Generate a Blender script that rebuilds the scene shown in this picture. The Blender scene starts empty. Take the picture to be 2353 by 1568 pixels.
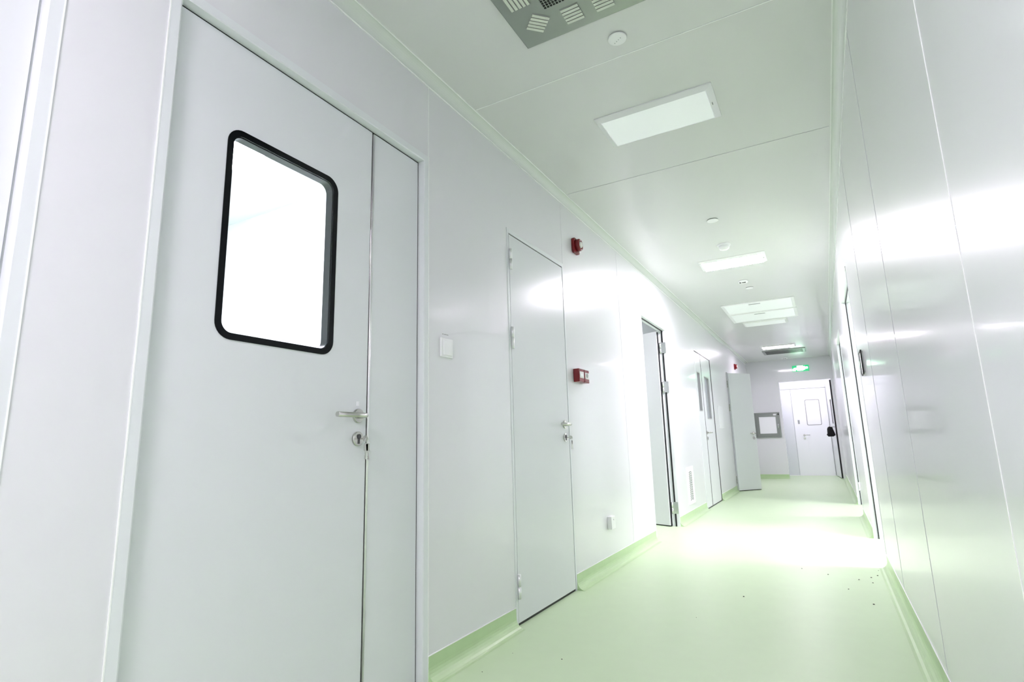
import bpy, bmesh, math, random
from mathutils import Vector, Matrix
random.seed(7)
S = bpy.context.scene
COL = S.collection

# ------------------------------------------------------------------ camera
F_PX, PITCH, YAW, ROLL = 1266.158, 0.18537286, 0.507716534, -0.0268916659
CAM = Vector((1.45336635, 0.0, 0.900561688))
def cam_axes():
    sy, cy = math.sin(YAW), math.cos(YAW); sp, cp = math.sin(PITCH), math.cos(PITCH)
    fwd = Vector((-sy*cp, cy*cp, sp)); right = Vector((cy, sy, 0)); up = right.cross(fwd)
    cr, sr = math.cos(ROLL), math.sin(ROLL)
    return cr*right + sr*up, -sr*right + cr*up, fwd
r_, u_, f_ = cam_axes()
cd = bpy.data.cameras.new('camera'); cam = bpy.data.objects.new('camera', cd); COL.objects.link(cam)
m = Matrix(((r_.x, u_.x, -f_.x, CAM.x), (r_.y, u_.y, -f_.y, CAM.y), (r_.z, u_.z, -f_.z, CAM.z), (0, 0, 0, 1)))
cam.matrix_world = m
cd.sensor_width = 36.0; cd.lens = F_PX/2353*36.0; cd.clip_start = 0.02; cd.clip_end = 60
S.camera = cam

# ------------------------------------------------------------------ world, exposure
wd = bpy.data.worlds.new('world'); S.world = wd; wd.use_nodes = True
wd.node_tree.nodes['Background'].inputs[0].default_value = (0.8, 0.85, 0.9, 1)
wd.node_tree.nodes['Background'].inputs[1].default_value = 0.3
S.view_settings.view_transform = 'Standard'; S.view_settings.look = 'None'
S.view_settings.exposure = 1.82; S.view_settings.gamma = 1.0; S.view_settings.use_curve_mapping = False
S.cycles.max_bounces = 12; S.cycles.diffuse_bounces = 8; S.cycles.glossy_bounces = 6
S.cycles.sample_clamp_indirect = 8.0
S.cycles.use_denoising = True
LIT = 36.0          # emission of a lit corridor panel
LIT_BACK = 32.0     # the lit corridor panel over the camera
LIT_SIDE = 21.0     # panels in the rooms on the right
LIT_A = 45.0        # panel in the room behind the big near door
LIT_C = 12.0
LIT_END = 6.0
LIT_FAR = 20.0

# ------------------------------------------------------------------ materials
def mat(name, col, rough=0.5, metal=0.0, spec=0.5, bump=0.0, bscale=40.0, var=0.0, vscale=3.0, stretch=None, emit=None, es=0.0, trans=0.0, ior=1.45, coat=0.0):
    m = bpy.data.materials.new(name); m.use_nodes = True
    nt = m.node_tree; b = nt.nodes['Principled BSDF']
    b.inputs['Base Color'].default_value = (*col, 1); b.inputs['Roughness'].default_value = rough
    b.inputs['Metallic'].default_value = metal; b.inputs['Specular IOR Level'].default_value = spec
    b.inputs['IOR'].default_value = ior; b.inputs['Transmission Weight'].default_value = trans
    b.inputs['Coat Weight'].default_value = coat; b.inputs['Coat Roughness'].default_value = 0.07
    if emit: b.inputs['Emission Color'].default_value = (*emit, 1); b.inputs['Emission Strength'].default_value = es
    tc = nt.nodes.new('ShaderNodeTexCoord'); mp = nt.nodes.new('ShaderNodeMapping')
    nt.links.new(tc.outputs['Object'], mp.inputs[0])
    if stretch: mp.inputs['Scale'].default_value = stretch
    if var > 0:
        n = nt.nodes.new('ShaderNodeTexNoise'); n.inputs['Scale'].default_value = vscale; n.inputs['Detail'].default_value = 3
        r = nt.nodes.new('ShaderNodeMapRange'); r.inputs['To Min'].default_value = 1-var; r.inputs['To Max'].default_value = 1+var
        x = nt.nodes.new('ShaderNodeVectorMath'); x.operation = 'SCALE'; x.inputs[0].default_value = col
        nt.links.new(mp.outputs[0], n.inputs['Vector']); nt.links.new(n.outputs['Fac'], r.inputs['Value'])
        nt.links.new(r.outputs[0], x.inputs['Scale']); nt.links.new(x.outputs[0], b.inputs['Base Color'])
    if bump > 0:
        n = nt.nodes.new('ShaderNodeTexNoise'); n.inputs['Scale'].default_value = bscale; n.inputs['Detail'].default_value = 2
        q = nt.nodes.new('ShaderNodeBump'); q.inputs['Strength'].default_value = bump; q.inputs['Distance'].default_value = 0.01
        nt.links.new(mp.outputs[0], n.inputs['Vector']); nt.links.new(n.outputs['Fac'], q.inputs['Height']); nt.links.new(q.outputs[0], b.inputs['Normal'])
    return m
M = {}
M['wall'] = mat('painted_steel_panel', (0.765, 0.77, 0.80), 0.3, spec=0.5, bump=0.012, bscale=2.5, var=0.01, coat=0.6)
M['ceil'] = mat('ceiling_panel', (0.72, 0.73, 0.73), 0.28, spec=0.4, bump=0.012, bscale=2.5, var=0.012, coat=0.3)
M['door'] = mat('door_leaf_paint', (0.74, 0.765, 0.785), 0.24, spec=0.5, bump=0.01, bscale=3)
M['frame'] = mat('aluminium_frame', (0.76, 0.79, 0.81), 0.3, spec=0.5)
M['bead'] = mat('white_sealant', (0.93, 0.95, 0.94), 0.4)
M['faint'] = mat('pale_joint', (0.745, 0.75, 0.775), 0.3)
M['seam'] = mat('grey_joint', (0.42, 0.45, 0.45), 0.5)
M['floor'] = mat('green_vinyl', (0.60, 0.75, 0.50), 0.34, spec=0.4, bump=0.02, bscale=60, var=0.03, vscale=9)
M['base'] = mat('green_vinyl_skirting', (0.50, 0.67, 0.39), 0.3, spec=0.45, var=0.04, vscale=14)
M['cove'] = mat('cove_aluminium', (0.72, 0.76, 0.73), 0.25, spec=0.5)
M['black'] = mat('black_rubber', (0.008, 0.009, 0.01), 0.45)
M['blackglass'] = mat('black_printed_glass', (0.004, 0.005, 0.006), 0.15, spec=0.25)
M['spacer'] = mat('grey_spacer', (0.07, 0.072, 0.078), 0.35, metal=0.3)
M['steel'] = mat('brushed_steel', (0.60, 0.60, 0.57), 0.27, metal=1.0, bump=0.05, bscale=90, stretch=(1, 0.05, 1))
M['trimmetal'] = mat('satin_trim', (0.88, 0.89, 0.90), 0.3, metal=0.7)
M['chrome'] = mat('polished_steel', (0.78, 0.79, 0.79), 0.12, metal=1.0)
M['dsteel'] = mat('stainless_plate', (0.31, 0.335, 0.315), 0.3, metal=0.85, bump=0.02, bscale=20)
M['hole'] = mat('dark_hole', (0.012, 0.014, 0.013), 0.8)
M['plastic'] = mat('white_plastic', (0.91, 0.92, 0.93), 0.3)
M['slat'] = mat('ivory_louvre', (0.66, 0.70, 0.62), 0.4)
M['red'] = mat('red_plastic', (0.20, 0.012, 0.016), 0.22)
M['redpale'] = mat('pale_label', (0.80, 0.78, 0.76), 0.25)
M['grey'] = mat('grey_plastic', (0.33, 0.34, 0.34), 0.4)
M['cloth'] = mat('black_cloth', (0.006, 0.006, 0.007), 0.9, bump=0.4, bscale=60)
M['green'] = mat('exit_green', (0.02, 0.35, 0.12), 0.4, emit=(0.03, 0.7, 0.28), es=0.2)
M['mint'] = mat('exit_glow', (0.6, 0.9, 0.7), 0.4, emit=(0.72, 1.0, 0.84), es=1.6)
M['added_glow'] = mat('white_panel_added_glow', (0.86, 0.90, 0.90), 0.28, emit=(0.92, 0.94, 0.97), es=0.06)  # faint emission added to brighten the unlit light, the dim one and the hatches
M['dirt'] = mat('dark_grit', (0.05, 0.05, 0.04), 0.9)
M['paperwhite'] = mat('white_film', (0.93, 0.94, 0.97), 0.25)
M['room'] = mat('room_white_panel', (0.84, 0.87, 0.89), 0.3, bump=0.01, bscale=2.5)
def emitter(name, s, col=(1.0, 0.885, 1.02)):
    return mat(name, (0.9, 0.9, 0.9), 0.3, emit=col, es=s)
M['lit'] = emitter('acrylic_diffuser_lit', LIT)
M['lit_back'] = emitter('acrylic_diffuser_lit_over_camera', LIT_BACK)
M['lit_side'] = emitter('acrylic_diffuser_side_room', LIT_SIDE)
M['lit_a'] = emitter('acrylic_diffuser_room_behind_door', LIT_A)
M['lit_end'] = emitter('acrylic_diffuser_end_lobby', LIT_END)
M['lit_far'] = emitter('acrylic_diffuser_far_end', LIT_FAR)
M['lit_c'] = emitter('acrylic_diffuser_dim_room', LIT_C)
gl = bpy.data.materials.new('clear_glass'); gl.use_nodes = True
nt = gl.node_tree; nt.nodes.remove(nt.nodes['Principled BSDF'])
tb = nt.nodes.new('ShaderNodeBsdfTransparent'); tb.inputs[0].default_value = (0.95, 0.97, 0.97, 1)
gb = nt.nodes.new('ShaderNodeBsdfGlossy'); gb.inputs['Roughness'].default_value = 0.03
fr = nt.nodes.new('ShaderNodeFresnel'); fr.inputs[0].default_value = 1.5
mx = nt.nodes.new('ShaderNodeMixShader')
gm = nt.nodes.new('ShaderNodeNewGeometry'); ms = nt.nodes.new('ShaderNodeMath'); ms.operation = 'SUBTRACT'; ms.inputs[0].default_value = 1
mm_ = nt.nodes.new('ShaderNodeMath'); mm_.operation = 'MULTIPLY'
nt.links.new(gm.outputs['Backfacing'], ms.inputs[1]); nt.links.new(fr.outputs[0], mm_.inputs[0]); nt.links.new(ms.outputs[0], mm_.inputs[1])
nt.links.new(mm_.outputs[0], mx.inputs[0]); nt.links.new(tb.outputs[0], mx.inputs[1]); nt.links.new(gb.outputs[0], mx.inputs[2])
nt.links.new(mx.outputs[0], nt.nodes['Material Output'].inputs[0])
M['glass'] = gl

# ------------------------------------------------------------------ helpers
def box(bm, x0, x1, y0, y1, z0, z1, T=None):
    x0, x1 = sorted((x0, x1)); y0, y1 = sorted((y0, y1)); z0, z1 = sorted((z0, z1))
    v = [Vector(p) for p in ((x0, y0, z0), (x1, y0, z0), (x1, y1, z0), (x0, y1, z0), (x0, y0, z1), (x1, y0, z1), (x1, y1, z1), (x0, y1, z1))]
    if T: v = [T @ p for p in v]
    v = [bm.verts.new(p) for p in v]
    for f in ((0, 3, 2, 1), (4, 5, 6, 7), (0, 1, 5, 4), (1, 2, 6, 5), (2, 3, 7, 6), (3, 0, 4, 7)): bm.faces.new([v[i] for i in f])
def B(*boxes):
    bm = bmesh.new()
    for b in boxes: box(bm, *b)
    return bm
def tube(bm, pts, r, n=16, cap=True):
    pts = [Vector(p) for p in pts]; rings = []
    prev = None
    for i, p in enumerate(pts):
        if i == 0: d = pts[1]-p
        elif i == len(pts)-1: d = p-pts[i-1]
        else: d = (pts[i+1]-p).normalized()+(p-pts[i-1]).normalized()
        d.normalize()
        a = prev if prev is not None else (Vector((0, 0, 1)) if abs(d.z) < .9 else Vector((1, 0, 0)))
        a = (a - d*a.dot(d)).normalized(); prev = a
        b = d.cross(a)
        rr = r[i] if isinstance(r, (list, tuple)) else r
        rings.append([bm.verts.new(p + rr*(math.cos(2*math.pi*k/n)*a + math.sin(2*math.pi*k/n)*b)) for k in range(n)])
    for A, Bq in zip(rings, rings[1:]):
        for k in range(n): bm.faces.new((A[k], A[(k+1) % n], Bq[(k+1) % n], Bq[k])).smooth = True
    if cap: bm.faces.new(rings[0][::-1]); bm.faces.new(rings[-1])
def lathe(bm, c, axis, prof, n=32):
    """prof: (radius, height along axis)"""
    ax = Vector(axis).normalized(); a = Vector((0, 0, 1)) if abs(ax.z) < .9 else Vector((1, 0, 0))
    a = (a-ax*a.dot(ax)).normalized(); b = ax.cross(a); c = Vector(c); rings = []
    for rr, h in prof:
        rings.append([bm.verts.new(c+ax*h+rr*(math.cos(2*math.pi*k/n)*a+math.sin(2*math.pi*k/n)*b)) for k in range(n)] if rr > 1e-6 else [bm.verts.new(c+ax*h)])
    for A, Bq in zip(rings, rings[1:]):
        for k in range(n):
            k2 = (k+1) % n
            if len(A) == 1 and len(Bq) > 1: bm.faces.new((A[0], Bq[k2], Bq[k]))
            elif len(Bq) == 1 and len(A) > 1: bm.faces.new((A[k], A[k2], Bq[0]))
            elif len(A) > 1: bm.faces.new((A[k], A[k2], Bq[k2], Bq[k])).smooth = len(prof) > 5
    if len(rings[0]) > 1: bm.faces.new(rings[0][::-1])
    if len(rings[-1]) > 1: bm.faces.new(rings[-1])
def rrect(y0, y1, z0, z1, r, n=8):
    pts = []
    for (cy, cz, a0) in ((y1-r, z1-r, 0), (y0+r, z1-r, 90), (y0+r, z0+r, 180), (y1-r, z0+r, 270)):
        for k in range(n+1):
            a = math.radians(a0+90*k/n); pts.append((cy+r*math.cos(a), cz+r*math.sin(a)))
    return pts
def ring(bm, xa, xb, outer, inner):
    """frame solid between two same-length outlines (y,z), from x=xa to x=xb"""
    n = len(outer)
    L = [[bm.verts.new((x, p[0], p[1])) for p in ol] for x in (xa, xb) for ol in (outer, inner)]
    oa, ia, ob, ib = L
    for k in range(n):
        j = (k+1) % n
        bm.faces.new((oa[k], oa[j], ia[j], ia[k])); bm.faces.new((ob[k], ib[k], ib[j], ob[j]))
        bm.faces.new((oa[k], ob[k], ob[j], oa[j])); bm.faces.new((ia[k], ia[j], ib[j], ib[k]))
def slab(bm, xa, xb, outline):
    n = len(outline)
    A = [bm.verts.new((xa, p[0], p[1])) for p in outline]; Bq = [bm.verts.new((xb, p[0], p[1])) for p in outline]
    bm.faces.new(A); bm.faces.new(Bq[::-1])
    for k in range(n): bm.faces.new((A[k], Bq[k], Bq[(k+1) % n], A[(k+1) % n]))
def prism(bm, prof, t0, t1, axis='y'):
    """prof list of (a,z); extruded t0..t1 along axis"""
    def P(a, z, t): return (a, t, z) if axis == 'y' else (t, a, z)
    A = [bm.verts.new(P(a, z, t0)) for a, z in prof]; Bq = [bm.verts.new(P(a, z, t1)) for a, z in prof]
    bm.faces.new(A); bm.faces.new(Bq[::-1]); n = len(prof)
    for k in range(n): bm.faces.new((A[k], Bq[k], Bq[(k+1) % n], A[(k+1) % n]))
def world_off(o):
    v = Vector((0, 0, 0))
    while o: v += o.location; o = o.parent
    return v
def obj(name, bm, m, parent=None, at=None, local=False, bevel=0.0, label=None, smooth=False):
    """one mesh object. Vertices are in world space (or in the parent's space when local); at = the object's origin in that space"""
    bmesh.ops.recalc_face_normals(bm, faces=bm.faces)
    me = bpy.data.meshes.new(name); o = bpy.data.objects.new(name, me); COL.objects.link(o)
    base = world_off(parent) if (parent and not local) else Vector((0, 0, 0))
    off = Vector(at) if at is not None else base
    bmesh.ops.translate(bm, verts=bm.verts, vec=-off)
    if smooth:
        for f in bm.faces: f.smooth = True
    bm.to_mesh(me); bm.free(); me.materials.append(m)
    if parent: o.parent = parent
    o.location = off-base
    if bevel:
        md = o.modifiers.new('bevel', 'BEVEL'); md.width = bevel; md.segments = 2; md.limit_method = 'ANGLE'; md.angle_limit = math.radians(40)
    if label: o['label'] = label
    return o
def tag(o, label, cat, group=None, kind=None):
    o['label'] = label; o['category'] = cat
    if group: o['group'] = group
    if kind: o['kind'] = kind
    return o
def thing(name, label, cat, loc=(0, 0, 0), rotz=0, group=None, kind=None, parent=None):
    o = bpy.data.objects.new(name, None); COL.objects.link(o); o.location = loc; o.rotation_euler = (0, 0, rotz)
    o.empty_display_size = 0.05
    return tag(o, label, cat, group, kind)
def copy_tree(o, parent=None):
    c = o.copy(); COL.objects.link(c)
    if parent is not None: c.parent = parent
    for ch in list(o.children): copy_tree(ch, c)
    return c
def struct(name, bm, m, label, cat, **k):
    return tag(obj(name, bm, m, **k), label, cat, kind='structure')

# ------------------------------------------------------------------ the shell
W, H, L = 1.718, 2.619, 13.75
YB = -3.2
TH = 0.06
LD = 15.6
# floor (one vinyl sheet through corridor and rooms)
struct('floor', B((-3.2, 5.2, YB, LD, -0.08, 0)), M['floor'], 'pale green vinyl floor running the length of the corridor', 'floor')
c_ = struct('ceiling', B((-3.2, 5.2, YB, LD, H, H+0.08)), M['ceil'], 'pale grey-green metal panel ceiling with thin joints', 'ceiling')
for y in (2.197, 3.37):
    obj('panel_joint', B((0.056, W-0.056, y-0.0022, y+0.0022, H-0.0022, H+0.001)), M['bead'] if y < 3 else M['faint'], c_)
# left wall with the door openings
LO = [(-0.70, 0.482, 2.21), (0.712, 1.866, 2.21), (2.578, 3.358, 2.115), (5.21, 6.17, 2.138), (7.69, 8.89, 2.12), (10.52, 11.35, 2.08)]
def wall_boxes(x0, x1, ops, ya, yb, ztop=H):
    bs = []; y = ya
    for a, b, z in ops:
        bs.append((x0, x1, y, a, 0, ztop)); bs.append((x0, x1, a, b, z, ztop)); y = b
    bs.append((x0, x1, y, yb, 0, ztop)); return bs
wl = struct('wall_left', B(*wall_boxes(-TH, 0, LO, YB, LD)), M['wall'], 'white steel panel wall with the doors, left of the corridor', 'wall')
for y, z0, z1, mm in ((1.8665, 0.0, 2.572, 'bead'), (3.357, 2.118, 2.572, 'faint'), (4.55, 0.1, 2.572, 'faint')):
    obj('panel_joint', B((-0.001, 0.0012, y-0.0013, y+0.0013, z0, z1)), M[mm], wl)
RO = [(4.70, 6.0, 2.15), (7.5, 8.8, 2.15)]
wr = struct('wall_right', B(*wall_boxes(W, W+TH, RO, YB, LD)), M['wall'], 'glossy white steel panel wall reflecting the lights, right of the corridor', 'wall')
for y, mm in ((1.31, 'bead'), (2.47, 'faint'), (3.68, 'faint')):
    obj('panel_joint', B((W-0.0012, W+0.001, y-0.0009, y+0.0009, 0.1, 2.565)), M[mm], wr)
# end wall and the recess with the end door
EO = (0.65, 1.665, 2.115)
we = struct('wall_end', B((0, EO[0], L, L+0.1, 0, H), (EO[0], EO[1], L, L+0.1, EO[2], H), (EO[1], W, L, L+0.1, 0, H)), M['wall'], 'pale grey end wall closing the corridor', 'wall')
struct('wall_back', B((-0.0, W, YB-0.1, YB, 0, H)), M['wall'], 'white panel wall behind the viewpoint', 'wall')
# ceiling coves (concave quarter profile with a raised lip on both edges)
def cove_prof(sx, x0, R=0.046):
    pts = []
    for k in range(9):
        a = math.radians(90*k/8)
        # centre of curvature hangs inside the corridor
        pts.append((x0+sx*(R-R*math.cos(a)), H-R+R*math.sin(a)))
    pts.append((x0, H)); return pts
for nm, sx, x0, lab in (('trim_1', 1, 0.0, 'concave ceiling cove strip along the left wall'), ('trim_2', -1, W, 'concave ceiling cove strip along the right wall')):
    bm = bmesh.new(); prism(bm, cove_prof(sx, x0), YB, L)
    for f in bm.faces: f.smooth = False
    t = struct(nm, bm, M['cove'], lab, 'trim')
    obj('lip', B((x0, x0+sx*0.0035, YB, L, H-0.0495, H-0.045)), M['bead'], t)
    obj('lip', B((x0+sx*0.045, x0+sx*0.0495, YB, L, H-0.0035, H)), M['bead'], t)
# skirting: vinyl turned up the wall with a coved foot
def skirt(bm, sx, x0, ya, yb, h=0.094, R=0.05, axis='y'):
    pr = [(x0, 0.0), (x0, h), (x0+sx*0.003, h)]
    for k in range(8):
        a = math.radians(180+90*k/7) if sx > 0 else 0
        a = math.pi+math.pi/2*k/7
        pr.append((x0+sx*(0.003+R+R*math.cos(a)), 0.0005+R+R*math.sin(a)))
    prism(bm, pr, ya, yb, axis)
bm = bmesh.new(); LS = [(0.482, 0.712), (1.868, 2.576), (3.361, 5.21), (6.17, 7.69), (8.89, 10.50), (11.35, L)]
for a, b in LS: skirt(bm, 1, 0, a, b)
s = struct('baseboard_left', bm, M['base'], 'green vinyl skirting coved up the left wall', 'baseboard')
obj('sealant_line', B(*[(0, 0.004, a, b, 0.0935, 0.0965) for a, b in LS]), M['bead'], s)
bm = bmesh.new(); RS = [(YB, 4.70), (6.0, 7.5), (8.8, L)]
for a, b in RS: skirt(bm, -1, W, a, b)
s = struct('baseboard_right', bm, M['base'], 'green vinyl skirting coved up the right wall', 'baseboard')
obj('sealant_line', B(*[(W-0.0036, W, a, b, 0.0935, 0.0955) for a, b in RS]), M['bead'], s)
bm = bmesh.new(); skirt(bm, -1, L, 0.0, EO[0], axis='x')
struct('baseboard_end', bm, M['base'], 'short green vinyl skirting at the foot of the end wall', 'baseboard')

# rooms next to the corridor
def room(name, x0, x1, y0, y1, lab, m=None, skip=()):
    t = 0.06; bs = []
    if 'x0' not in skip: bs.append((x0-t, x0, y0-t, y1+t, 0, H))
    if 'x1' not in skip: bs.append((x1, x1+t, y0-t, y1+t, 0, H))
    if 'y0' not in skip: bs.append((x0, x1, y0-t, y0, 0, H))
    if 'y1' not in skip: bs.append((x0, x1, y1, y1+t, 0, H))
    return struct(name, B(*bs), m or M['room'], lab, 'wall')
room('wall_room_1', -2.6, -TH, -0.9, 2.45, 'white walls of the room seen through the near door window', skip=('x1',))
room('wall_room_2', -2.6, -TH, 4.2, 7.35, 'white walls of the room behind the open door on the left', skip=('x1',))
room('wall_room_3', W+TH, 4.6, 3.6, 6.55, 'white walls of the brightly lit first room on the right', skip=('x0',))
room('wall_room_4', W+TH, 4.6, 6.65, 9.6, 'white walls of the brightly lit second room on the right', skip=('x0',))
room('wall_room_5', -2.0, -TH, 7.5, 10.2, 'white walls of the room behind the far double door on the left', skip=('x1',))
room('wall_room_6', -2.0, -TH, 10.3, 13.0, 'white walls of the room behind the far open door on the left', skip=('x1',))

# ------------------------------------------------------------------ door furniture (local space: x out of the leaf, y along, z up)
def lever(bm, o, side=-1, s=1.0, T=None):
    """bar lever: neck out of the rosette, then a straight tube along y"""
    pts = [(0.004, 0, 0), (0.036*s, 0, 0), (0.043*s, side*0.003, 0), (0.048*s, side*0.013, 0), (0.048*s, side*0.142, 0)]
    tube(bm, [Vector(o)+Vector(p) for p in pts], 0.0092, 16)
def rosette(bm, o, ax=(1, 0, 0), r=0.026): lathe(bm, o, ax, [(r, 0), (r, 0.007), (r-0.002, 0.009), (0.0, 0.009)])
def escutcheon_key(bm, o):
    box(bm, o[0]+0.009, o[0]+0.0115, o[1]-0.0035, o[1]+0.0035, o[2]-0.018, o[2]+0.003)
    lathe(bm, (o[0]+0.009, o[1], o[2]+0.008), (1, 0, 0), [(0.0085, 0), (0.0085, 0.003), (0, 0.003)], 20)
def handle_set(parent, x, y, z, dz=0.082, side=-1, local=False):
    """lever + rosette and the lock rosette below; parts of the door, or of its turned leaf"""
    bm = bmesh.new(); lever(bm, (x, y, z), side)
    h = obj('lever_handle', bm, M['steel'], parent, local=local)
    bm = bmesh.new(); rosette(bm, (x, y, z)); 
    if local: obj('rosette', bm, M['steel'], parent, local=True)
    else: obj('rosette', bm, M['steel'], h, local=False)
    bm = bmesh.new(); rosette(bm, (x, y, z-dz))
    k = obj('lock_rosette', bm, M['steel'], parent, local=local)
    bm = bmesh.new(); escutcheon_key(bm, (x, y, z-dz))
    if local: obj('key_cylinder', bm, M['chrome'], parent, local=True)
    else: obj('key_cylinder', bm, M['spacer'], k, local=False)
    return h
def hinge(bm1, x, y, z0, z1, r=0.0085):
    zm = (z0+z1)/2
    tube(bm1, [(x+r, y, z0), (x+r, y, zm-0.0012)], r, 16)
    tube(bm1, [(x+r, y, zm+0.0012), (x+r, y, z1)], r*1.02, 16)
    tube(bm1, [(x+r, y, zm-0.002), (x+r, y, zm+0.002)], r*0.8, 12)
def key_bunch(x, y, z, lab, ring_r=0.012):
    """a key in the lock at (x,y,z), a ring through its head and a second key hanging"""
    t = thing('key_bunch', lab, 'keys', (x, y, z))
    bm = bmesh.new(); box(bm, x+0.011, x+0.030, y-0.001, y+0.001, z-0.003, z+0.003)
    lathe(bm, (x+0.040, y-0.0011, z), (0, 1, 0), [(0.0115, 0), (0.0115, 0.0022), (0, 0.0022)], 20)
    obj('key', bm, M['steel'], t)
    bm = bmesh.new()
    tube(bm, [(x+0.047, y+ring_r*math.cos(a)*0.8, z-0.009+ring_r*math.sin(a)) for a in [2*math.pi*k/24 for k in range(25)]], 0.001, 8, False)
    obj('ring', bm, M['chrome'], t)
    for dy, tilt, zz in ((0.004, 0.12, 0), (-0.003, -0.05, 0.002)):
        bm = bmesh.new(); zz = z-0.019+zz
        T = Matrix.Translation((x+0.047, y+dy, zz)) @ Matrix.Rotation(tilt, 4, 'X')
        box(bm, -0.0011, 0.0011, -0.009, 0.009, -0.026, 0.0, T); box(bm, -0.001, 0.001, -0.0035, 0.0035, -0.056, -0.024, T)
        box(bm, -0.001, 0.001, -0.005, -0.003, -0.047, -0.043, T); box(bm, -0.001, 0.001, -0.005, -0.003, -0.053, -0.050, T)
        obj('key', bm, M['steel'], t)
    return t

# ------------------------------------------------------------------ frames
def deep_frame(parent, ya, yb, zt, fw=0.031, dep=0.034, gk='black'):
    """frame profile: outer flat face and a reveal going back to the recessed leaf; near/far jamb and head"""
    def jamb(s, y_out):
        bm = bmesh.new()
        pr = [(-dep-0.02, 0), (0.0025, 0), (0.0025, fw-0.004), (0.0, fw), (-dep-0.02, fw)]
        A = [bm.verts.new((x, y_out+s*d, 0)) for x, d in pr]; C = [bm.verts.new((x, y_out+s*d, zt-(d if d > 0.004 else 0))) for x, d in pr]
        bm.faces.new(A); bm.faces.new(C); n = len(pr)
        for k in range(n): bm.faces.new((A[k], C[k], C[(k+1) % n], A[(k+1) % n]))
        return bm
    obj('jamb', jamb(1, ya), M['frame'], parent); obj('jamb', jamb(-1, yb), M['frame'], parent)
    bm = bmesh.new(); pr = [(-dep-0.02, 0), (0.0025, 0), (0.0025, fw-0.004), (0.0, fw), (-dep-0.02, fw)]
    A = [bm.verts.new((x, ya+d, zt-d)) for x, d in pr]; C = [bm.verts.new((x, yb-d, zt-d)) for x, d in pr]
    bm.faces.new(A); bm.faces.new(C); n = len(pr)
    for k in range(n): bm.faces.new((A[k], C[k], C[(k+1) % n], A[(k+1) % n]))
    obj('head_frame', bm, M['frame'], parent)
    # silicone line round the outside
    obj('sealant_line', B((0, 0.0035, ya-0.002, ya+0.001, 0, zt), (0, 0.0035, yb-0.001, yb+0.002, 0, zt)), M['bead'], parent)
    # black gasket behind, closing the gap between leaf and frame
    obj('gasket', B((-dep-0.03, -dep+0.001, ya+fw-0.003, ya+fw+0.004, 0, zt-fw), (-dep-0.03, -dep+0.001, yb-fw-0.008, yb-fw+0.003, 0, zt-fw),
                    (-dep-0.03, -dep+0.001, ya+fw, yb-fw, zt-fw-0.007, zt-fw+0.003)), M[gk], parent)
def leaf_with_window(name, parent, x, ya, yb, z0, z1, win, r=0.05, th=0.045, m=None):
    """leaf slab with a rounded opening: front skin at x"""
    bm = bmesh.new()
    wy0, wy1, wz0, wz1 = win
    hole = rrect(wy0, wy1, wz0, wz1, r, 8)
    # match each hole point with an outer rectangle point (by ray from the centre)
    cy, cz = (wy0+wy1)/2, (wz0+wz1)/2
    outer = []
    n = len(hole); q = n//4
    cor = [(yb, z1), (ya, z1), (ya, z0), (yb, z0)]
    for i in range(n):
        s_, k = divmod(i, q); outer.append(cor[s_])
    A = {}
    def ringface(xx):
        hv = [bm.verts.new((xx, p[0], p[1])) for p in hole]; cv = [bm.verts.new((xx, p[0], p[1])) for p in cor]
        for i in range(n):
            a, b = i//q, ((i+1) % n)//q
            if a == b: bm.faces.new((hv[i], hv[(i+1) % n], cv[a]))
            else: bm.faces.new((hv[i], hv[(i+1) % n], cv[b], cv[a]))
        return hv, cv
    h1, c1 = ringface(x); h2, c2 = ringface(x-th)
    for i in range(n): bm.faces.new((h1[i], h2[i], h2[(i+1) % n], h1[(i+1) % n]))
    for i in range(4): bm.faces.new((c1[i], c2[i], c2[(i+1) % 4], c1[(i+1) % 4]))
    return obj(name, bm, m or M['door'], parent)

# ------------------------------------------------------------------ door_1: big near double door with window
d1 = thing('door_1', 'large white recessed double door with black-edged window, nearest on the left', 'door', (0, 1.29, 0), kind='structure')
deep_frame(d1, 0.712, 1.866, 2.21)
XL = -0.030
WIN = (0.925, 1.362, 1.223, 1.884)
lf = leaf_with_window('door_leaf', d1, XL, 0.748, 1.535, 0.012, 2.1725, WIN, 0.05)
obj('small_door_leaf', B((XL-0.045, XL, 1.549, 1.8285, 0.012, 2.1725)), M['door'], d1, bevel=0.001)
bm = bmesh.new(); tube(bm, [(XL, 1.5445, 0.014), (XL, 1.5445, 2.168)], 0.0048, 16); obj('astragal', bm, M['trimmetal'], d1)
obj('dark_gap', B((XL-0.03, XL-0.002, 1.534, 1.550, 0.012, 2.17)), M['black'], d1)
obj('door_sweep', B((XL-0.04, XL-0.01, 0.75, 1.828, 0.0, 0.014)), M['black'], d1)
bw = 0.019
bm = bmesh.new(); ring(bm, XL+0.0025, XL-0.005, rrect(*[WIN[0]-0.001, WIN[1]+0.001, WIN[2]-0.001, WIN[3]+0.001], 0.051), rrect(WIN[0]+bw, WIN[1]-bw, WIN[2]+bw, WIN[3]-bw, 0.034))
win = obj('window_border', bm, M['blackglass'], d1, label='black rounded border of the door window')
bm = bmesh.new(); ring(bm, XL-0.005, XL-0.036, rrect(WIN[0]+0.001, WIN[1]-0.001, WIN[2]+0.001, WIN[3]-0.001, 0.049), rrect(WIN[0]+bw+.002, WIN[1]-bw-.002, WIN[2]+bw+.002, WIN[3]-bw-.002, 0.032))
obj('window_reveal', bm, M['spacer'], win, smooth=False)
bm = bmesh.new(); slab(bm, XL-0.036, XL-0.040, rrect(WIN[0]+0.002, WIN[1]-0.002, WIN[2]+0.002, WIN[3]-0.002, 0.048))
obj('window_glass', bm, M['glass'], win)
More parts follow.
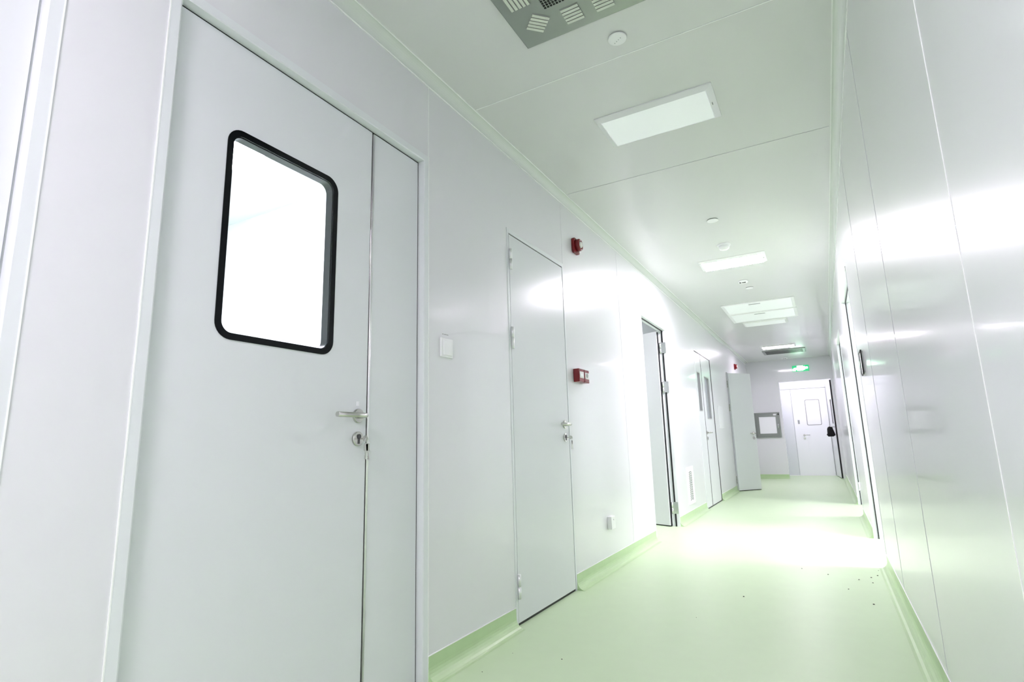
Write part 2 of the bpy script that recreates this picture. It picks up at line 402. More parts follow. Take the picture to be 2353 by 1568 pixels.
bm = bmesh.new(); slab(bm, XL+0.0012, XL-0.0016, rrect(WIN[0]+bw-0.001, WIN[1]-bw+0.001, WIN[2]+bw-0.001, WIN[3]-bw+0.001, 0.034))
obj('window_glass', bm, M['glass'], win)
# tiny maker's print at the foot of the pane
bm = bmesh.new()
for k, (w_, h_) in enumerate(((.0035, .006), (.004, .006), (.0015, .004), (.0045, .005), (.0035, .006), (.003, .005))):
    y = 1.139+k*0.0052; z = WIN[2]+bw+0.004
    box(bm, XL+0.0012, XL+0.0018, y, y+w_*0.3, z, z+h_); box(bm, XL+0.0012, XL+0.0018, y, y+w_, z+h_*0.45, z+h_*0.62)
obj('window_print', bm, M['grey'], win)
handle_set(d1, XL, 1.492, 1.017, 0.082)
obj('handle_sticker', B((XL, XL+0.0008, 1.484, 1.490, 1.054, 1.070), (XL, XL+0.0008, 1.4925, 1.4965, 1.054, 1.070)), M['paperwhite'], d1)
key_bunch(XL, 1.493, 0.935, 'small steel keys hanging from the lock of the big near door')
# ------------------------------------------------------------------ door_2: neighbour at the far left edge of the frame
d2 = thing('door_2', 'white door and jamb cut off by the left edge of the picture', 'door', (0, -0.1, 0), kind='structure')
deep_frame(d2, -0.70, 0.482, 2.21, gk='seam')
obj('door_leaf', B((XL-0.045, XL, -0.665, 0.446, 0.012, 2.173)), M['door'], d2, bevel=0.001)

# ------------------------------------------------------------------ door_3: narrow flush door with three hinges
d3 = thing('door_3', 'narrow white flush door with three steel hinges, second along the left wall', 'door', (0, 2.97, 0), kind='structure')
def flush_frame(parent, ya, yb, zt, fw=0.022, th=0.07, proud=0.0025, xin=0.07, mt=None):
    mt = mt or M['frame']
    obj('jamb', B((-xin, proud, ya, ya+fw, 0, zt)), mt, parent, bevel=0.001)
    obj('jamb', B((-xin, proud, yb-fw*0.75, yb, 0, zt)), mt, parent, bevel=0.001)
    obj('head_frame', B((-xin, proud, ya+fw, yb-fw*0.75, zt-fw*1.2, zt)), mt, parent, bevel=0.001)
flush_frame(d3, 2.578, 3.358, 2.115)
obj('door_leaf', B((-0.045, 0.0, 2.6075, 3.3385, 0.014, 2.083)), M['door'], d3, bevel=0.0012)
obj('gasket', B((-0.04, -0.012, 2.599, 2.611, 0, 2.09), (-0.04, -0.012, 3.333, 3.343, 0, 2.09), (-0.04, -0.004, 2.6, 3.342, 2.08, 2.0895), (-0.04, -0.006, 2.6, 3.342, 0, 0.016)), M['black'], d3)
for z0, z1 in ((1.872, 1.991), (1.418, 1.539), (0.130, 0.248)):
    bm = bmesh.new(); hinge(bm, 0.001, 2.6045, z0, z1); obj('hinge', bm, M['trimmetal'], d3)
handle_set(d3, 0.0, 3.272, 1.016, 0.082)
key_bunch(0.0, 3.272, 0.934, 'small steel keys hanging from the lock of the narrow flush door')

# ------------------------------------------------------------------ door_4: open doorway, leaf swung into the room
d4 = thing('door_4', 'open doorway on the left with its white leaf swung into the room', 'door', (0, 5.69, 0), kind='structure')
flush_frame(d4, 5.21, 6.17, 2.138, fw=0.018, xin=0.08)
obj('gasket', B((-0.045, -0.030, 6.150, 6.158, 0, 2.12), (-0.045, -0.03, 5.228, 6.157, 2.112, 2.119)), M['black'], d4)
lf = obj('door_leaf', B((-0.90, -0.0, -0.045, 0.0, 0.012, 2.108)), M['door'], d4, local=True, bevel=0.001)
lf.location = (-0.072, 6.152-5.69, 0.0); lf.rotation_euler = (0, 0, -math.radians(24))
obj('gasket', B((-0.9, -0.002, -0.035, -0.010, 0.002, 0.013), (0.0, 0.003, -0.035, -0.012, 0.01, 2.1)), M['black'], lf, local=True)
for z0, z1 in ((1.86, 1.98), (1.42, 1.54), (0.13, 0.25)):
    obj('hinge', B((-0.064, -0.004, 6.147, 6.1525, z0, z1)), M['chrome'], d4)
    bm = bmesh.new(); hinge(bm, -0.072, 6.141, z0, z1, 0.008); obj('hinge', bm, M['chrome'], d4)

# ------------------------------------------------------------------ door_5: far double door with two windows
d5 = thing('door_5', 'far double door with two narrow windows, fourth opening along the left wall', 'door', (0, 8.29, 0), kind='structure')
flush_frame(d5, 7.69, 8.89, 2.12, fw=0.016)
obj('gasket', B((-0.05, 0.0015, 7.706, 8.878, 2.091, 2.105), (-0.05, 0.0030, 8.862, 8.886, 0, 2.105), (-0.05, 0.0005, 8.1175, 8.1285, 0, 2.1), (-0.05, 0.0012, 7.706, 8.878, 0, 0.011)), M['black'], d5)
def plain_window(parent, x, w, rv=0.03):
    o = rrect(w[0]-0.004, w[1]+0.004, w[2]-0.004, w[3]+0.004, 0.018, 4); i = rrect(w[0]+0.010, w[1]-0.010, w[2]+0.010, w[3]-0.010, 0.012, 4)
    bm = bmesh.new(); ring(bm, x+0.002, x-rv, o, i); f = obj('window_border', bm, M['grey'], parent)
    bm = bmesh.new(); slab(bm, x-rv-0.001, x-rv-0.005, rrect(w[0]+0.004, w[1]-0.004, w[2]+0.004, w[3]-0.004, 0.014, 4)); obj('window_glass', bm, M['glass'], f)
w1 = (7.80, 8.00, 1.28, 1.82); w2 = (8.32, 8.66, 1.19, 1.80)
leaf_with_window('small_door_leaf', d5, -0.002, 7.707, 8.117, 0.012, 2.09, w1, 0.02); plain_window(d5, -0.002, w1)
leaf_with_window('door_leaf', d5, -0.002, 8.129, 8.861, 0.012, 2.09, w2, 0.02); plain_window(d5, -0.002, w2)
handle_set(d5, -0.002, 8.17, 0.99, 0.08, side=1)

# ------------------------------------------------------------------ door_6: leaf opened out into the corridor
d6 = thing('door_6', 'white door leaf standing open into the corridor near its far end', 'door', (0.005, 10.51, 0), kind='structure')
lf = obj('door_leaf', B((0, 0.50, -0.04, 0.0, 0.012, 2.055)), M['door'], d6, local=True, bevel=0.0015)
lf.rotation_euler = (0, 0, math.radians(50))
hs = None
bm = bmesh.new(); pts = [(0.44, -0.04, 0.98), (0.44, -0.085, 0.98), (0.44, -0.09, 0.98), (0.33, -0.092, 0.98)]
tube(bm, pts, 0.009, 12); obj('lever_handle', bm, M['steel'], lf, local=True)
bm = bmesh.new(); lathe(bm, (0.44, -0.04, 0.98), (0, -1, 0), [(0.026, 0), (0.026, 0.008), (0, 0.008)]); lathe(bm, (0.44, -0.04, 0.90), (0, -1, 0), [(0.026, 0), (0.026, 0.008), (0, 0.008)])
obj('lock_rosette', bm, M['steel'], lf, local=True)
obj('door_sweep', B((0.005, 0.495, -0.035, -0.005, 0.001, 0.012)), M['black'], lf, local=True)
for z0, z1 in ((1.80, 1.92), (1.38, 1.50), (0.13, 0.25)):
    bm = bmesh.new(); hinge(bm, 0.0, 10.502, z0, z1, 0.008); obj('hinge', bm, M['steel'], d6)

# ------------------------------------------------------------------ door_7 / door_8: the two open doorways on the right
def right_opening(name, ya, yb, zt, lab):
    d = thing(name, lab, 'door', (W, (ya+yb)/2, 0), kind='structure')
    obj('jamb', B((W-0.002, W+0.10, ya, ya+0.012, 0, zt)), M['frame'], d)
    obj('jamb', B((W-0.002, W+0.10, yb-0.012, yb, 0, zt)), M['frame'], d)
    obj('head_frame', B((W-0.002, W+0.10, ya, yb, zt-0.012, zt)), M['frame'], d)
    obj('gasket', B((W+0.030, W+0.038, yb-0.020, yb-0.011, 0, zt-0.012), (W+0.030, W+0.038, ya+0.012, yb-0.012, zt-0.020, zt-0.011)), M['black'], d)
    return d
right_opening('door_7', 4.70, 6.0, 2.15, 'nearer open doorway in the right wall spilling bright light')
right_opening('door_8', 7.5, 8.8, 2.15, 'farther open doorway in the right wall spilling bright light')

# ------------------------------------------------------------------ door_9: end door beyond a short lobby
L2 = 14.90
d9 = thing('door_9', 'white end door with small framed window and wide white frame', 'door', (1.16, L2, 0), kind='structure')
obj('side_panel', B((0.58, 0.808, L2, L2+0.05, 0.0, 2.025)), M['door'], d9, bevel=0.002)
obj('head_panel', B((0.58, 1.70, L2-0.012, L2+0.05, 2.028, 2.24)), M['door'], d9, bevel=0.002)
obj('side_panel', B((1.550, 1.70, L2, L2+0.05, 0.0, 2.025)), M['door'], d9, bevel=0.002)
obj('threshold', B((0.58, 1.70, L2-0.02, L2+0.05, 0.0, 0.012)), M['bead'], d9)
obj('door_leaf', B((0.814, 1.544, L2-0.006, L2+0.04, 0.014, 2.020)), M['paperwhite'], d9, bevel=0.0015)
def ring_y(bm, ya, yb, outer, inner):
    ring(bm, ya, yb, outer, inner)
    for v in bm.verts: v.co = Vector((v.co.y, v.co.x, v.co.z))
bm = bmesh.new(); ring_y(bm, L2-0.010, L2-0.004, rrect(1.084, 1.394, 1.155, 1.758, 0.03, 5), rrect(1.099, 1.379, 1.170, 1.743, 0.022, 5))
w9 = obj('window_border', bm, M['grey'], d9)
bm = bmesh.new(); slab(bm, L2-0.008, L2-0.0062, rrect(1.097, 1.381, 1.168, 1.745, 0.022, 5))
for v in bm.verts: v.co = Vector((v.co.y, v.co.x, v.co.z))
obj('window_glass', bm, M['paperwhite'], w9)
obj('label_plate', B((0.895, 0.934, L2-0.0085, L2-0.006, 1.195, 1.287)), M['grey'], d9)
bm = bmesh.new(); tube(bm, [(1.0, L2-0.006, 0.93), (1.0, L2-0.05, 0.93), (1.01, L2-0.055, 0.93), (1.12, L2-0.055, 0.93)], 0.009, 12); obj('lever_handle', bm, M['steel'], d9)
bm = bmesh.new(); lathe(bm, (1.0, L2-0.006, 0.93), (0, -1, 0), [(0.024, 0), (0.024, 0.007), (0, 0.007)]); lathe(bm, (1.0, L2-0.006, 0.86), (0, -1, 0), [(0.024, 0), (0.024, 0.007), (0, 0.007)]); obj('lock_rosette', bm, M['steel'], d9)
struct('wall_lobby', B((0.52, 0.58, L+0.1, L2+0.05, 0, H), (0.58, W, L2+0.05, L2+0.1, 0, H), (0.58, W, L2-0.012, L2+0.05, 2.24, H)), M['room'], 'white walls of the short lobby before the end door', 'wall')
# leaf opened back against the right wall, seen almost edge-on
d10 = thing('door_10', 'second end leaf opened back by the right wall, with dark rubber edge', 'door', (1.555, L2-0.03, 0), kind='structure')
LL = 1.02
lf = leaf_with_window('door_leaf', None, 0.0, 0.0, LL, 0.014, 2.10, (LL-0.42, LL-0.16, 1.15, 1.70), 0.03, th=0.04)
lf.parent = d10; lf.location = (0, 0, 0)
bm = bmesh.new(); ring(bm, 0.003, -0.043, rrect(LL-0.424, LL-0.156, 1.146, 1.704, 0.03, 5), rrect(LL-0.408, LL-0.172, 1.162, 1.688, 0.02, 5)); wb = obj('window_border', bm, M['grey'], lf, local=True)
bm = bmesh.new(); slab(bm, -0.018, -0.022, rrect(LL-0.41, LL-0.17, 1.16, 1.69, 0.02, 5)); obj('window_glass', bm, M['paperwhite'], wb, local=True)
obj('rubber_edge', B((-0.040, 0.0, LL, LL+0.008, 0.01, 2.10)), M['black'], lf, local=True)
AQ = math.radians(180+4.5)
# black cloth hanging from its handle
hy = LL-0.10
hx_ = 1.555 - hy*math.sin(AQ)*1.0; 
bm = bmesh.new(); tube(bm, [(0.0, hy, 1.09), (-0.085, hy, 1.09), (-0.09, hy-0.01, 1.09), (-0.09, hy-0.10, 1.09)], 0.009, 12)
for v in bm.verts: v.co.x = -v.co.x
obj('lever_handle', bm, M['steel'], lf, local=True)
d10.rotation_euler = (0, 0, AQ)
q_ = Matrix.Rotation(AQ, 4, 'Z') @ Vector((-0.10, hy-0.03, 0))
q_ = Matrix.Rotation(AQ, 4, 'Z') @ Vector((0.085, hy-0.02, 0))
bm = bmesh.new()
n = 18; cx, cy, cz = 1.555+q_.x, L2-0.03+q_.y, 1.10
levels = [(0.0, 0.014), (-0.015, 0.040), (-0.05, 0.050), (-0.10, 0.056), (-0.15, 0.064), (-0.19, 0.074), (-0.205, 0.060)]
rings = []
for zz, rr in levels:
    rings.append([bm.verts.new((cx+rr*(1+0.22*math.sin(5*a+zz*30))*math.cos(a), cy+rr*1.1*(1+0.2*math.cos(4*a-zz*25))*math.sin(a), cz+zz+(0.014*math.sin(3*a) if zz < -0.12 else 0))) for a in [2*math.pi*k/n for k in range(n)]])
for A, C in zip(rings, rings[1:]):
    for k in range(n): bm.faces.new((A[k], A[(k+1) % n], C[(k+1) % n], C[k])).smooth = True
bm.faces.new(rings[0][::-1]); bm.faces.new(rings[-1])
tag(obj('cloth_bundle', bm, M['cloth'], at=(cx, cy, cz-0.2)), 'black cloth bundle hanging from a door handle at the corridor end', 'cloth')

# ------------------------------------------------------------------ pass-through box in the end wall
pt = thing('pass_box', 'square stainless steel pass-through window set in the end wall', 'pass box', (0.33, L, 0.91))
px0, px1, pz0, pz1 = 0.066, 0.592, 0.895, 1.452; y = L
def yring(x0, x1, z0, z1, x2, x3, z2, z3, ya, yb):
    bm = bmesh.new(); box(bm, x0, x2, ya, yb, z0, z1); box(bm, x3, x1, ya, yb, z0, z1); box(bm, x2, x3, ya, yb, z0, z2); box(bm, x2, x3, ya, yb, z3, z1); return bm
obj('steel_frame', yring(px0, px1, pz0, pz1, px0+0.03, px1-0.03, pz0+0.03, pz1-0.03, y-0.03, y+0.0), M['dsteel'], pt, bevel=0.002)
dr = obj('door', yring(px0+0.032, px1-0.032, pz0+0.032, pz1-0.032, px0+0.094, px1-0.085, pz0+0.09, pz1-0.095, y-0.036, y-0.002), M['dsteel'], pt, bevel=0.002)
obj('pane', B((px0+0.092, px1-0.083, y-0.022, y-0.012, pz0+0.088, pz1-0.093)), M['paperwhite'], dr)
bm = bmesh.new(); tube(bm, [(px1-0.045, y-0.036, 1.19), (px1-0.045, y-0.062, 1.19), (px1-0.045, y-0.066, 1.185), (px1-0.045, y-0.066, 1.10)], 0.009, 12); obj('handle', bm, M['chrome'], dr)
obj('indicator_plate', B((px1-0.13, px1-0.07, y-0.040, y-0.0365, pz1-0.07, pz1-0.035)), M['plastic'], pt)
obj('latch', B((px1-0.040, px1-0.012, y-0.045, y-0.031, pz1-0.065, pz1-0.030)), M['black'], pt)

# ------------------------------------------------------------------ exit sign above the end door
es = thing('exit_sign', 'glowing green exit sign on the wall above the end door', 'sign', (1.12, L, 2.33))
ex0, ex1, ez0, ez1 = 0.955, 1.285, 2.325, 2.455
obj('sign_box', B((ex0, ex1, L-0.03, L, ez0, ez1)), M['green'], es, bevel=0.002)
bm = bmesh.new(); yy = (L-0.034, L-0.0295)
def bx(x0, x1, z0, z1): box(bm, x0, x1, yy[0], yy[1], z0, z1)
# running figure going through a doorway, and an arrow, washed out by their own light
bx(0.962, 1.02, 2.335, 2.385); bx(0.985, 1.055, 2.36, 2.405)
bx(1.05, 1.17, 2.338, 2.448); bx(1.16, 1.205, 2.352, 2.43); bx(1.20, 1.262, 2.375, 2.415)
obj('lit_symbols', bm, M['mint'], es)

# ------------------------------------------------------------------ ceiling fixtures
def ceiling_light(x, y0, matkey, lab, group=None):
    cxm = x; t = thing('ceiling_light', lab, 'ceiling light', (cxm, y0+0.163, H), group=group)
    hx, hy = 0.303, 0.163; y = y0+hy
    bm = bmesh.new()
    # bevelled white housing: outer rim on the ceiling, sloping in to the diffuser
    def rc(hx_, hy_, z): return [bm.verts.new((cxm+sx*hx_, y+sy*hy_, z)) for sx, sy in ((-1, -1), (1, -1), (1, 1), (-1, 1))]
    a = rc(hx, hy, H); b = rc(hx, hy, H-0.006); c = rc(hx-0.030, hy-0.026, H-0.022); d = rc(hx-0.034, hy-0.030, H-0.012)
    for A, C in ((a, b), (b, c), (c, d)):
        for k in range(4): bm.faces.new((A[k], A[(k+1) % 4], C[(k+1) % 4], C[k]))
    obj('housing', bm, M['plastic'], t)
    bm = bmesh.new(); box(bm, cxm-hx+0.033, cxm+hx-0.033, y-hy+0.029, y+hy-0.029, H-0.0205, H-0.010)
    obj('diffuser', bm, M[matkey], t)
    obj('clip', B((cxm+hx-0.024, cxm+hx-0.018, y-0.012, y+0.012, H-0.018, H-0.0085)), M['grey'], t)
    return t
XC = 0.852
ceiling_light(XC, 2.604, 'added_glow', 'nearest flat rectangular ceiling light, unlit, dull white, given a faint added glow')
ceiling_light(0.838, 5.455, 'lit', 'second ceiling light, brightly lit, beyond the domed detector')
ceiling_light(0.838, 8.835, 'added_glow', 'dim rectangular ceiling light just beyond the two ceiling hatches')
ceiling_light(0.835, 11.44, 'lit_far', 'farthest ceiling light, lit, just before the far dark grille')
ceiling_light(XC, -0.95, 'lit_back', 'lit ceiling light overhead behind the viewpoint')
# room lamps
for nm, x, yv, hx, hy, k, lab in (
        ('room_light', 3.5, 5.0, 0.3, 0.3, 'lit_side', 'lit panel lamp in the first room on the right'),
        ('room_light', 3.5, 8.0, 0.3, 0.3, 'lit_side', 'lit panel lamp in the second room on the right'),
        ('room_light', -1.25, 1.75, 0.3, 0.15, 'lit_a', 'lit panel lamp in the room behind the near door'),
        ('room_light', -1.6, 5.3, 0.3, 0.15, 'lit_c', 'lit panel lamp in the room behind the open door on the left'),
        ('room_light', 1.1, 14.08, 0.3, 0.15, 'lit_end', 'lit panel lamp in the short lobby before the end door'),
        ('room_light', -1.1, 8.6, 0.3, 0.15, 'lit_c', 'lit panel lamp in the room behind the far double door')):
    t = thing(nm, lab, 'ceiling light', (x, yv, H))
    obj('housing', B((x-hx-0.03, x+hx+0.03, yv-hy-0.03, yv+hy+0.03, H-0.012, H)), M['plastic'], t)
    obj('diffuser', B((x-hx, x+hx, yv-hy, yv+hy, H-0.02, H-0.012)), M[k], t)

# ceiling hatches (two white access panels)
for k, (ya, yb, lab) in enumerate(((7.51, 8.13, 'nearer of the two white square ceiling hatches in the far ceiling'), (8.165, 8.765, 'farther of the two white square ceiling hatches, before the dim light'))):
    t = thing('ceiling_hatch', lab, 'hatch', (0.862, (ya+yb)/2, H), group='white ceiling hatches')
    obj('rim', B((0.428, 0.462, ya, yb, H-0.012, H), (1.262, 1.296, ya, yb, H-0.012, H), (0.462, 1.262, ya, ya+0.03, H-0.012, H), (0.462, 1.262, yb-0.03, yb, H-0.012, H)), M['plastic'], t, bevel=0.002)
    obj('panel', B((0.465, 1.259, ya+0.033, yb-0.033, H-0.009, H)), M['added_glow'], t)  # the hatch is no lamp; its faint glow is added in the material
    obj('pull_slot', B((0.76, 0.90, ya+0.10, ya+0.125, H-0.012, H-0.009)), M['grey'], t)

# swirl diffuser plate near the camera
def diffuser(yedge, full, lab):
    x0, x1 = 0.503, 1.283; y1 = yedge; y0 = y1-0.78 if full else y1-0.57
    t = thing('air_diffuser', lab, 'air diffuser', ((x0+x1)/2, (y0+y1)/2, H))
    bm = bmesh.new()
    v = lambda hx_, z: [bm.verts.new((X, Y, z)) for X, Y in ((x0+hx_, y0+hx_), (x1-hx_, y0+hx_), (x1-hx_, y1-hx_), (x0+hx_, y1-hx_))]
    A = v(0, H); C = v(0, H-0.012); D = v(0.004, H-0.014)
    for P, Q in ((A, C), (C, D)):
        for k in range(4): bm.faces.new((P[k], P[(k+1) % 4], Q[(k+1) % 4], Q[k]))
    bm.faces.new(D)
    plate = obj('plate', bm, M['dsteel'], t)
    zb = H-0.014
    if full:
        # perforated square in the middle
        bm = bmesh.new(); X0, X1, Y0, Y1 = 0.664, 1.122, y1-0.617, y1-0.166
        nx, ny = 36, 36; dx = (X1-X0)/nx; dy = (Y1-Y0)/ny
        for i in range(nx):
            for j in range(ny):
                xx, yy_ = X0+(i+.5)*dx, Y0+(j+.5)*dy
                box(bm, xx-dx*.34, xx+dx*.34, yy_-dy*.34, yy_+dy*.34, zb-0.0009, zb+0.001)
        obj('perforation', bm, M['hole'], t)
        # louvre groups round it: along rows they lie along x, along columns along y, and turned 45 degrees in the corners
        groups = []
        ya_c, yb_c = y1-0.090, y1-0.693
        for xx in (0.752, 0.88, 1.008): groups += [(xx, ya_c, 0), (xx, yb_c, 0)]
        for yy_ in (y1-0.262, y1-0.39, y1-0.52): groups += [(0.588, yy_, 90), (1.198, yy_, 90)]
        groups += [(0.61, y1-0.117, 45), (1.176, y1-0.117, -45), (0.61, y1-0.667, -45), (1.176, y1-0.667, 45)]
        for gx, gy, ang in groups:
            T = Matrix.Translation((gx, gy, zb)) @ Matrix.Rotation(math.radians(ang), 4, 'Z')
            bm = bmesh.new()
            for k in range(5):
                yy_ = (k-2)*0.0175
                TT = T @ Matrix.Translation((0, yy_, -0.0038)) @ Matrix.Rotation(math.radians(-8), 4, 'X')
                box(bm, -0.037, 0.037, -0.0056, 0.0056, -0.0012, 0.0012, TT)
            g = obj('louvre_group', bm, M['slat'], t)
            bm = bmesh.new(); box(bm, -0.039, 0.039, -0.045, 0.045, -0.0006, 0.001, T)
            obj('slots', bm, M['grey'], g)  # grey backing coloured for the shade between the slats
    else:
        bm = bmesh.new()
        for k in range(9): box(bm, x0+0.05, x1-0.05, y0+0.05+k*0.055, y0+0.075+k*0.055, zb-0.001, zb+0.001)
        obj('slots', bm, M['hole'], t)
    return t
diffuser(1.925, True, 'stainless swirl air diffuser with louvre groups, cut by the top edge of the picture')
diffuser(12.66, False, 'dark slotted air grille in the ceiling at the far end of the corridor')

# round ceiling devices
def disc(x, y, r, lab, kind='flat'):
    if kind == 'flat':
        t = thing('sprinkler_cover', lab, 'sprinkler cover', (x, y, H))
        bm = bmesh.new(); lathe(bm, (x, y, H), (0, 0, -1), [(r*0.93, 0), (r*0.93, 0.005), (0, 0.005)], 40); obj('dark_seat', bm, M['grey'], t)
        bm = bmesh.new(); lathe(bm, (x, y, H-0.005), (0, 0, -1), [(r, 0), (r, 0.0025), (r-0.0015, 0.004), (0, 0.0045)], 48); obj('cover_plate', bm, M['plastic'], t)
    elif kind == 'dome':
        t = thing('smoke_detector', lab, 'smoke detector', (x, y, H))
        bm = bmesh.new(); lathe(bm, (x, y, H), (0, 0, -1), [(r, 0), (r, 0.010), (r*0.96, 0.013), (0, 0.013)], 40); obj('base', bm, M['plastic'], t)
        bm = bmesh.new(); lathe(bm, (x, y, H-0.013), (0, 0, -1), [(r*0.78, 0), (r*0.80, 0.012), (r*0.72, 0.025), (r*0.5, 0.034), (r*0.25, 0.038), (0, 0.039)], 40); obj('dome', bm, M['plastic'], t)
    else:
        t = thing('smoke_detector', lab, 'smoke detector', (x, y, H))
        bm = bmesh.new(); lathe(bm, (x, y, H), (0, 0, -1), [(r, 0), (r, 0.012), (r*0.97, 0.018), (r*0.9, 0.024), (r*0.6, 0.027), (0, 0.027)], 40); obj('base', bm, M['plastic'], t)
        bm = bmesh.new()
        for k in (-1, 0.1, 0.9): box(bm, x+k*0.024-0.010, x+k*0.024+0.008, y-r*0.55-0.008, y-r*0.55+0.012, H-0.031, H-0.020)
        obj('dark_vent', bm, M['spacer'], t)
    return t
t = disc(0.859, 2.077, 0.040, 'nearest round white sprinkler cover, with tiny marks, beside the air diffuser')
bm = bmesh.new()
for k in range(4):
    a = Vector((0.842+k*0.0105, 2.094-k*0.0066)); box(bm, a.x-0.0016, a.x+0.0016, a.y-0.0024, a.y+0.0024, H-0.0101, H-0.0085)
obj('printed_marks', bm, M['seam'], t)
disc(0.855, 4.42, 0.044, 'second round flat white sprinkler cover, in front of the domed detector')
disc(0.841, 5.07, 0.058, 'domed white detector just before the lit second ceiling light', 'dome')
disc(0.838, 6.42, 0.052, 'white detector with dark vents beyond the lit second ceiling light', 'vent')
disc(0.868, 6.76, 0.044, 'small flat white sprinkler cover before the ceiling hatches')
disc(0.842, 13.42, 0.060, 'farthest detector, dark-vented, in front of the exit sign', 'vent')

# ------------------------------------------------------------------ wall devices, left
sw = thing('light_switch', 'white square light switch beside the big near door', 'switch', (0, 1.998, 1.34))
obj('back_plate', B((0, 0.009, 1.950, 2.040, 1.291, 1.379)), M['plastic'], sw, bevel=0.003)
T = Matrix.Translation((0.0085, 1.995, 1.335)) @ Matrix.Rotation(math.radians(-3), 4, 'Y')
bm = bmesh.new(); box(bm, 0, 0.004, -0.031, 0.031, -0.034, 0.034, T); obj('rocker', bm, M['plastic'], sw, bevel=0.001)
bm = bmesh.new()
for k, w_ in enumerate((0.010, 0.012, 0.016)): box(bm, 0, 0.0006, 1.969+k*0.015, 1.969+k*0.015+w_, 1.3955+k*0.0004, 1.3985+k*0.0004)
tag(obj('label_strip', bm, M['grey'], at=(0, 1.99, 1.397)), 'tiny dark printed strip above the light switch', 'label')
# alarm sounder
def sounder(y, z, lab):
    t = thing('fire_alarm', lab, 'fire alarm', (0, y, z))
    bm = bmesh.new(); slab(bm, 0, 0.022, rrect(y-0.052, y+0.052, z-0.062, z+0.052, 0.022, 6)); obj('back_box', bm, M['red'], t, bevel=0.003)
    bm = bmesh.new(); lathe(bm, (0.022, y+0.002, z), (1, 0, 0), [(0.046, 0), (0.046, 0.022), (0.042, 0.03), (0.034, 0.032), (0.03, 0.026), (0, 0.026)], 32); obj('horn', bm, M['red'], t)
    bm = bmesh.new(); lathe(bm, (0.048, y+0.002, z), (1, 0, 0), [(0.024, 0), (0.024, 0.006), (0.018, 0.012), (0, 0.014)], 24); obj('strobe_lens', bm, M['redpale'], t)
    return t
sounder(3.585, 2.315, 'dark red fire alarm sounder high beside the narrow flush door')
sounder(11.72, 2.31, 'small red alarm high on the left wall above the far open leaf')
def callpoint(y0, y1, lab, rnd):
    z0, z1 = 1.306, 1.396
    t = thing('call_point', lab, 'alarm button', (0, (y0+y1)/2, z0), group='red wall call points')
    obj('box', B((0, 0.044, y0, y1, z0, z1)), M['red'], t, bevel=0.004)
    obj('front_label', B((0.0438, 0.0462, y0+0.009, y1-0.008, z0+0.026, z1-0.02)), M['redpale'], t, bevel=0.0006)
    if rnd:
        bm = bmesh.new(); lathe(bm, (0.0455, (y0+y1)/2, (z0+z1)/2+0.006), (1, 0, 0), [(0.015, 0), (0.015, 0.003), (0.01, 0.004), (0, 0.004)], 20); obj('round_button', bm, M['grey'], t)
    else: obj('push_glass', B((0.046, 0.0475, y0+0.018, y1-0.018, z0+0.036, z1-0.034)), M['plastic'], t)
callpoint(3.457, 3.543, 'red wall call point, nearer of the touching pair beside the flush door', False)
callpoint(3.551, 3.637, 'red wall call point, farther of the touching pair, with round button', True)
# low outlet
so = thing('wall_outlet', 'small white outlet box low on the left wall, before the open doorway', 'outlet', (0, 4.01, 0.32))
obj('box', B((0, 0.032, 3.962, 4.048, 0.277, 0.366)), M['plastic'], so, bevel=0.003)
obj('indicator', B((0.0315, 0.033, 4.0, 4.008, 0.338, 0.346)), M['grey'], so)
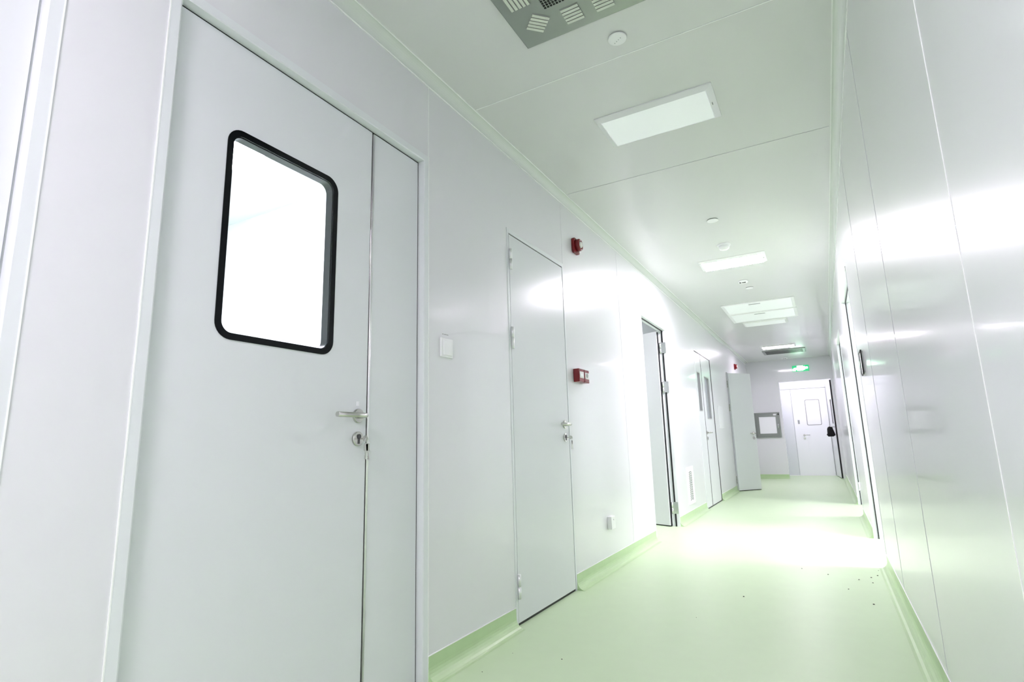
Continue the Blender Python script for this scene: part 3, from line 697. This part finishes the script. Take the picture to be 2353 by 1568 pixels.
# return air grille
vg = thing('wall_vent', 'white slotted air vent low on the wall left of the far double door', 'vent', (0, 6.84, 0.17))
obj('vent_frame', B((0, 0.008, 6.67, 6.725, 0.165, 0.585), (0, 0.008, 6.945, 7.0, 0.165, 0.585), (0, 0.008, 6.725, 6.945, 0.165, 0.205), (0, 0.008, 6.725, 6.945, 0.535, 0.585)), M['plastic'], vg, bevel=0.001)
obj('vent_back', B((0.0, 0.004, 6.725, 6.945, 0.205, 0.535)), M['plastic'], vg)
bm = bmesh.new()
for k in range(16):
    for c in (0, 1):
        T = Matrix.Translation((0.0042, 6.793+c*0.083, 0.215+k*0.0205)) @ Matrix.Rotation(math.radians(-12 if c else 12), 4, 'X')
        box(bm, -0.001, 0.0008, -0.034, 0.034, -0.0045, 0.0045, T)
obj('slots', bm, M['spacer'], vg)

# white rectangle on the wall between far double door and open leaf
tag(obj('white_rectangle', B((0, 0.006, 9.27, 9.70, 1.06, 1.42)), M['paperwhite'], at=(0, 9.48, 1.06), bevel=0.004), 'flat white rectangle on the wall between far double door and open leaf', 'wall plate')

# ------------------------------------------------------------------ wall devices, right
ap = thing('access_panel', 'thin dark-rimmed wall panel seen edge-on, beside the nearer right doorway', 'access panel', (W, 4.28, 1.36))
obj('body', B((W-0.010, W, 4.20, 4.36, 1.295, 1.440)), M['plastic'], ap, bevel=0.003)
bm = bmesh.new(); ring(bm, W-0.014, W-0.006, rrect(4.193, 4.367, 1.288, 1.447, 0.012, 4), rrect(4.199, 4.361, 1.294, 1.441, 0.009, 4)); obj('dark_rim', bm, M['black'], ap)
ro = thing('wall_outlet', 'small white outlet box low on the right wall between the two doorways', 'outlet', (W, 7.38, 0.30))
obj('box', B((W-0.02, W, 7.30, 7.386, 0.300, 0.386)), M['plastic'], ro, bevel=0.003)
obj('socket_face', B((W-0.0215, W-0.019, 7.312, 7.374, 0.312, 0.374)), M['grey'], ro)

# ------------------------------------------------------------------ grit on the floor
for k, (x, y, s) in enumerate([(0.37, 2.306, .006), (0.932, 3.607, .010), (1.572, 3.717, .010), (0.147, 2.278, .003), (0.134, 2.05, .004), (1.655, 4.62, .006), (1.64, 4.457, .009),
        (1.60, 4.383, .008), (1.60, 4.235, .008), (1.359, 4.376, .008), (1.464, 4.013, .008), (1.529, 4.294, .008), (1.2, 4.5, .007), (0.765, 3.107, .004)]):
    bm = bmesh.new(); bmesh.ops.create_icosphere(bm, subdivisions=1, radius=s*0.6)
    for v in bm.verts: v.co = Vector((v.co.x*random.uniform(.6, 1.3), v.co.y*random.uniform(.6, 1.2), (v.co.z+s*0.3)*0.5))
    for v in bm.verts: v.co += Vector((x, y, 0.0))
    tag(obj('floor_speck', bm, M['dirt'], at=(x, y, 0)), 'tiny dark speck of dirt lying on the green floor', 'dirt', group='dirt specks on the green floor')
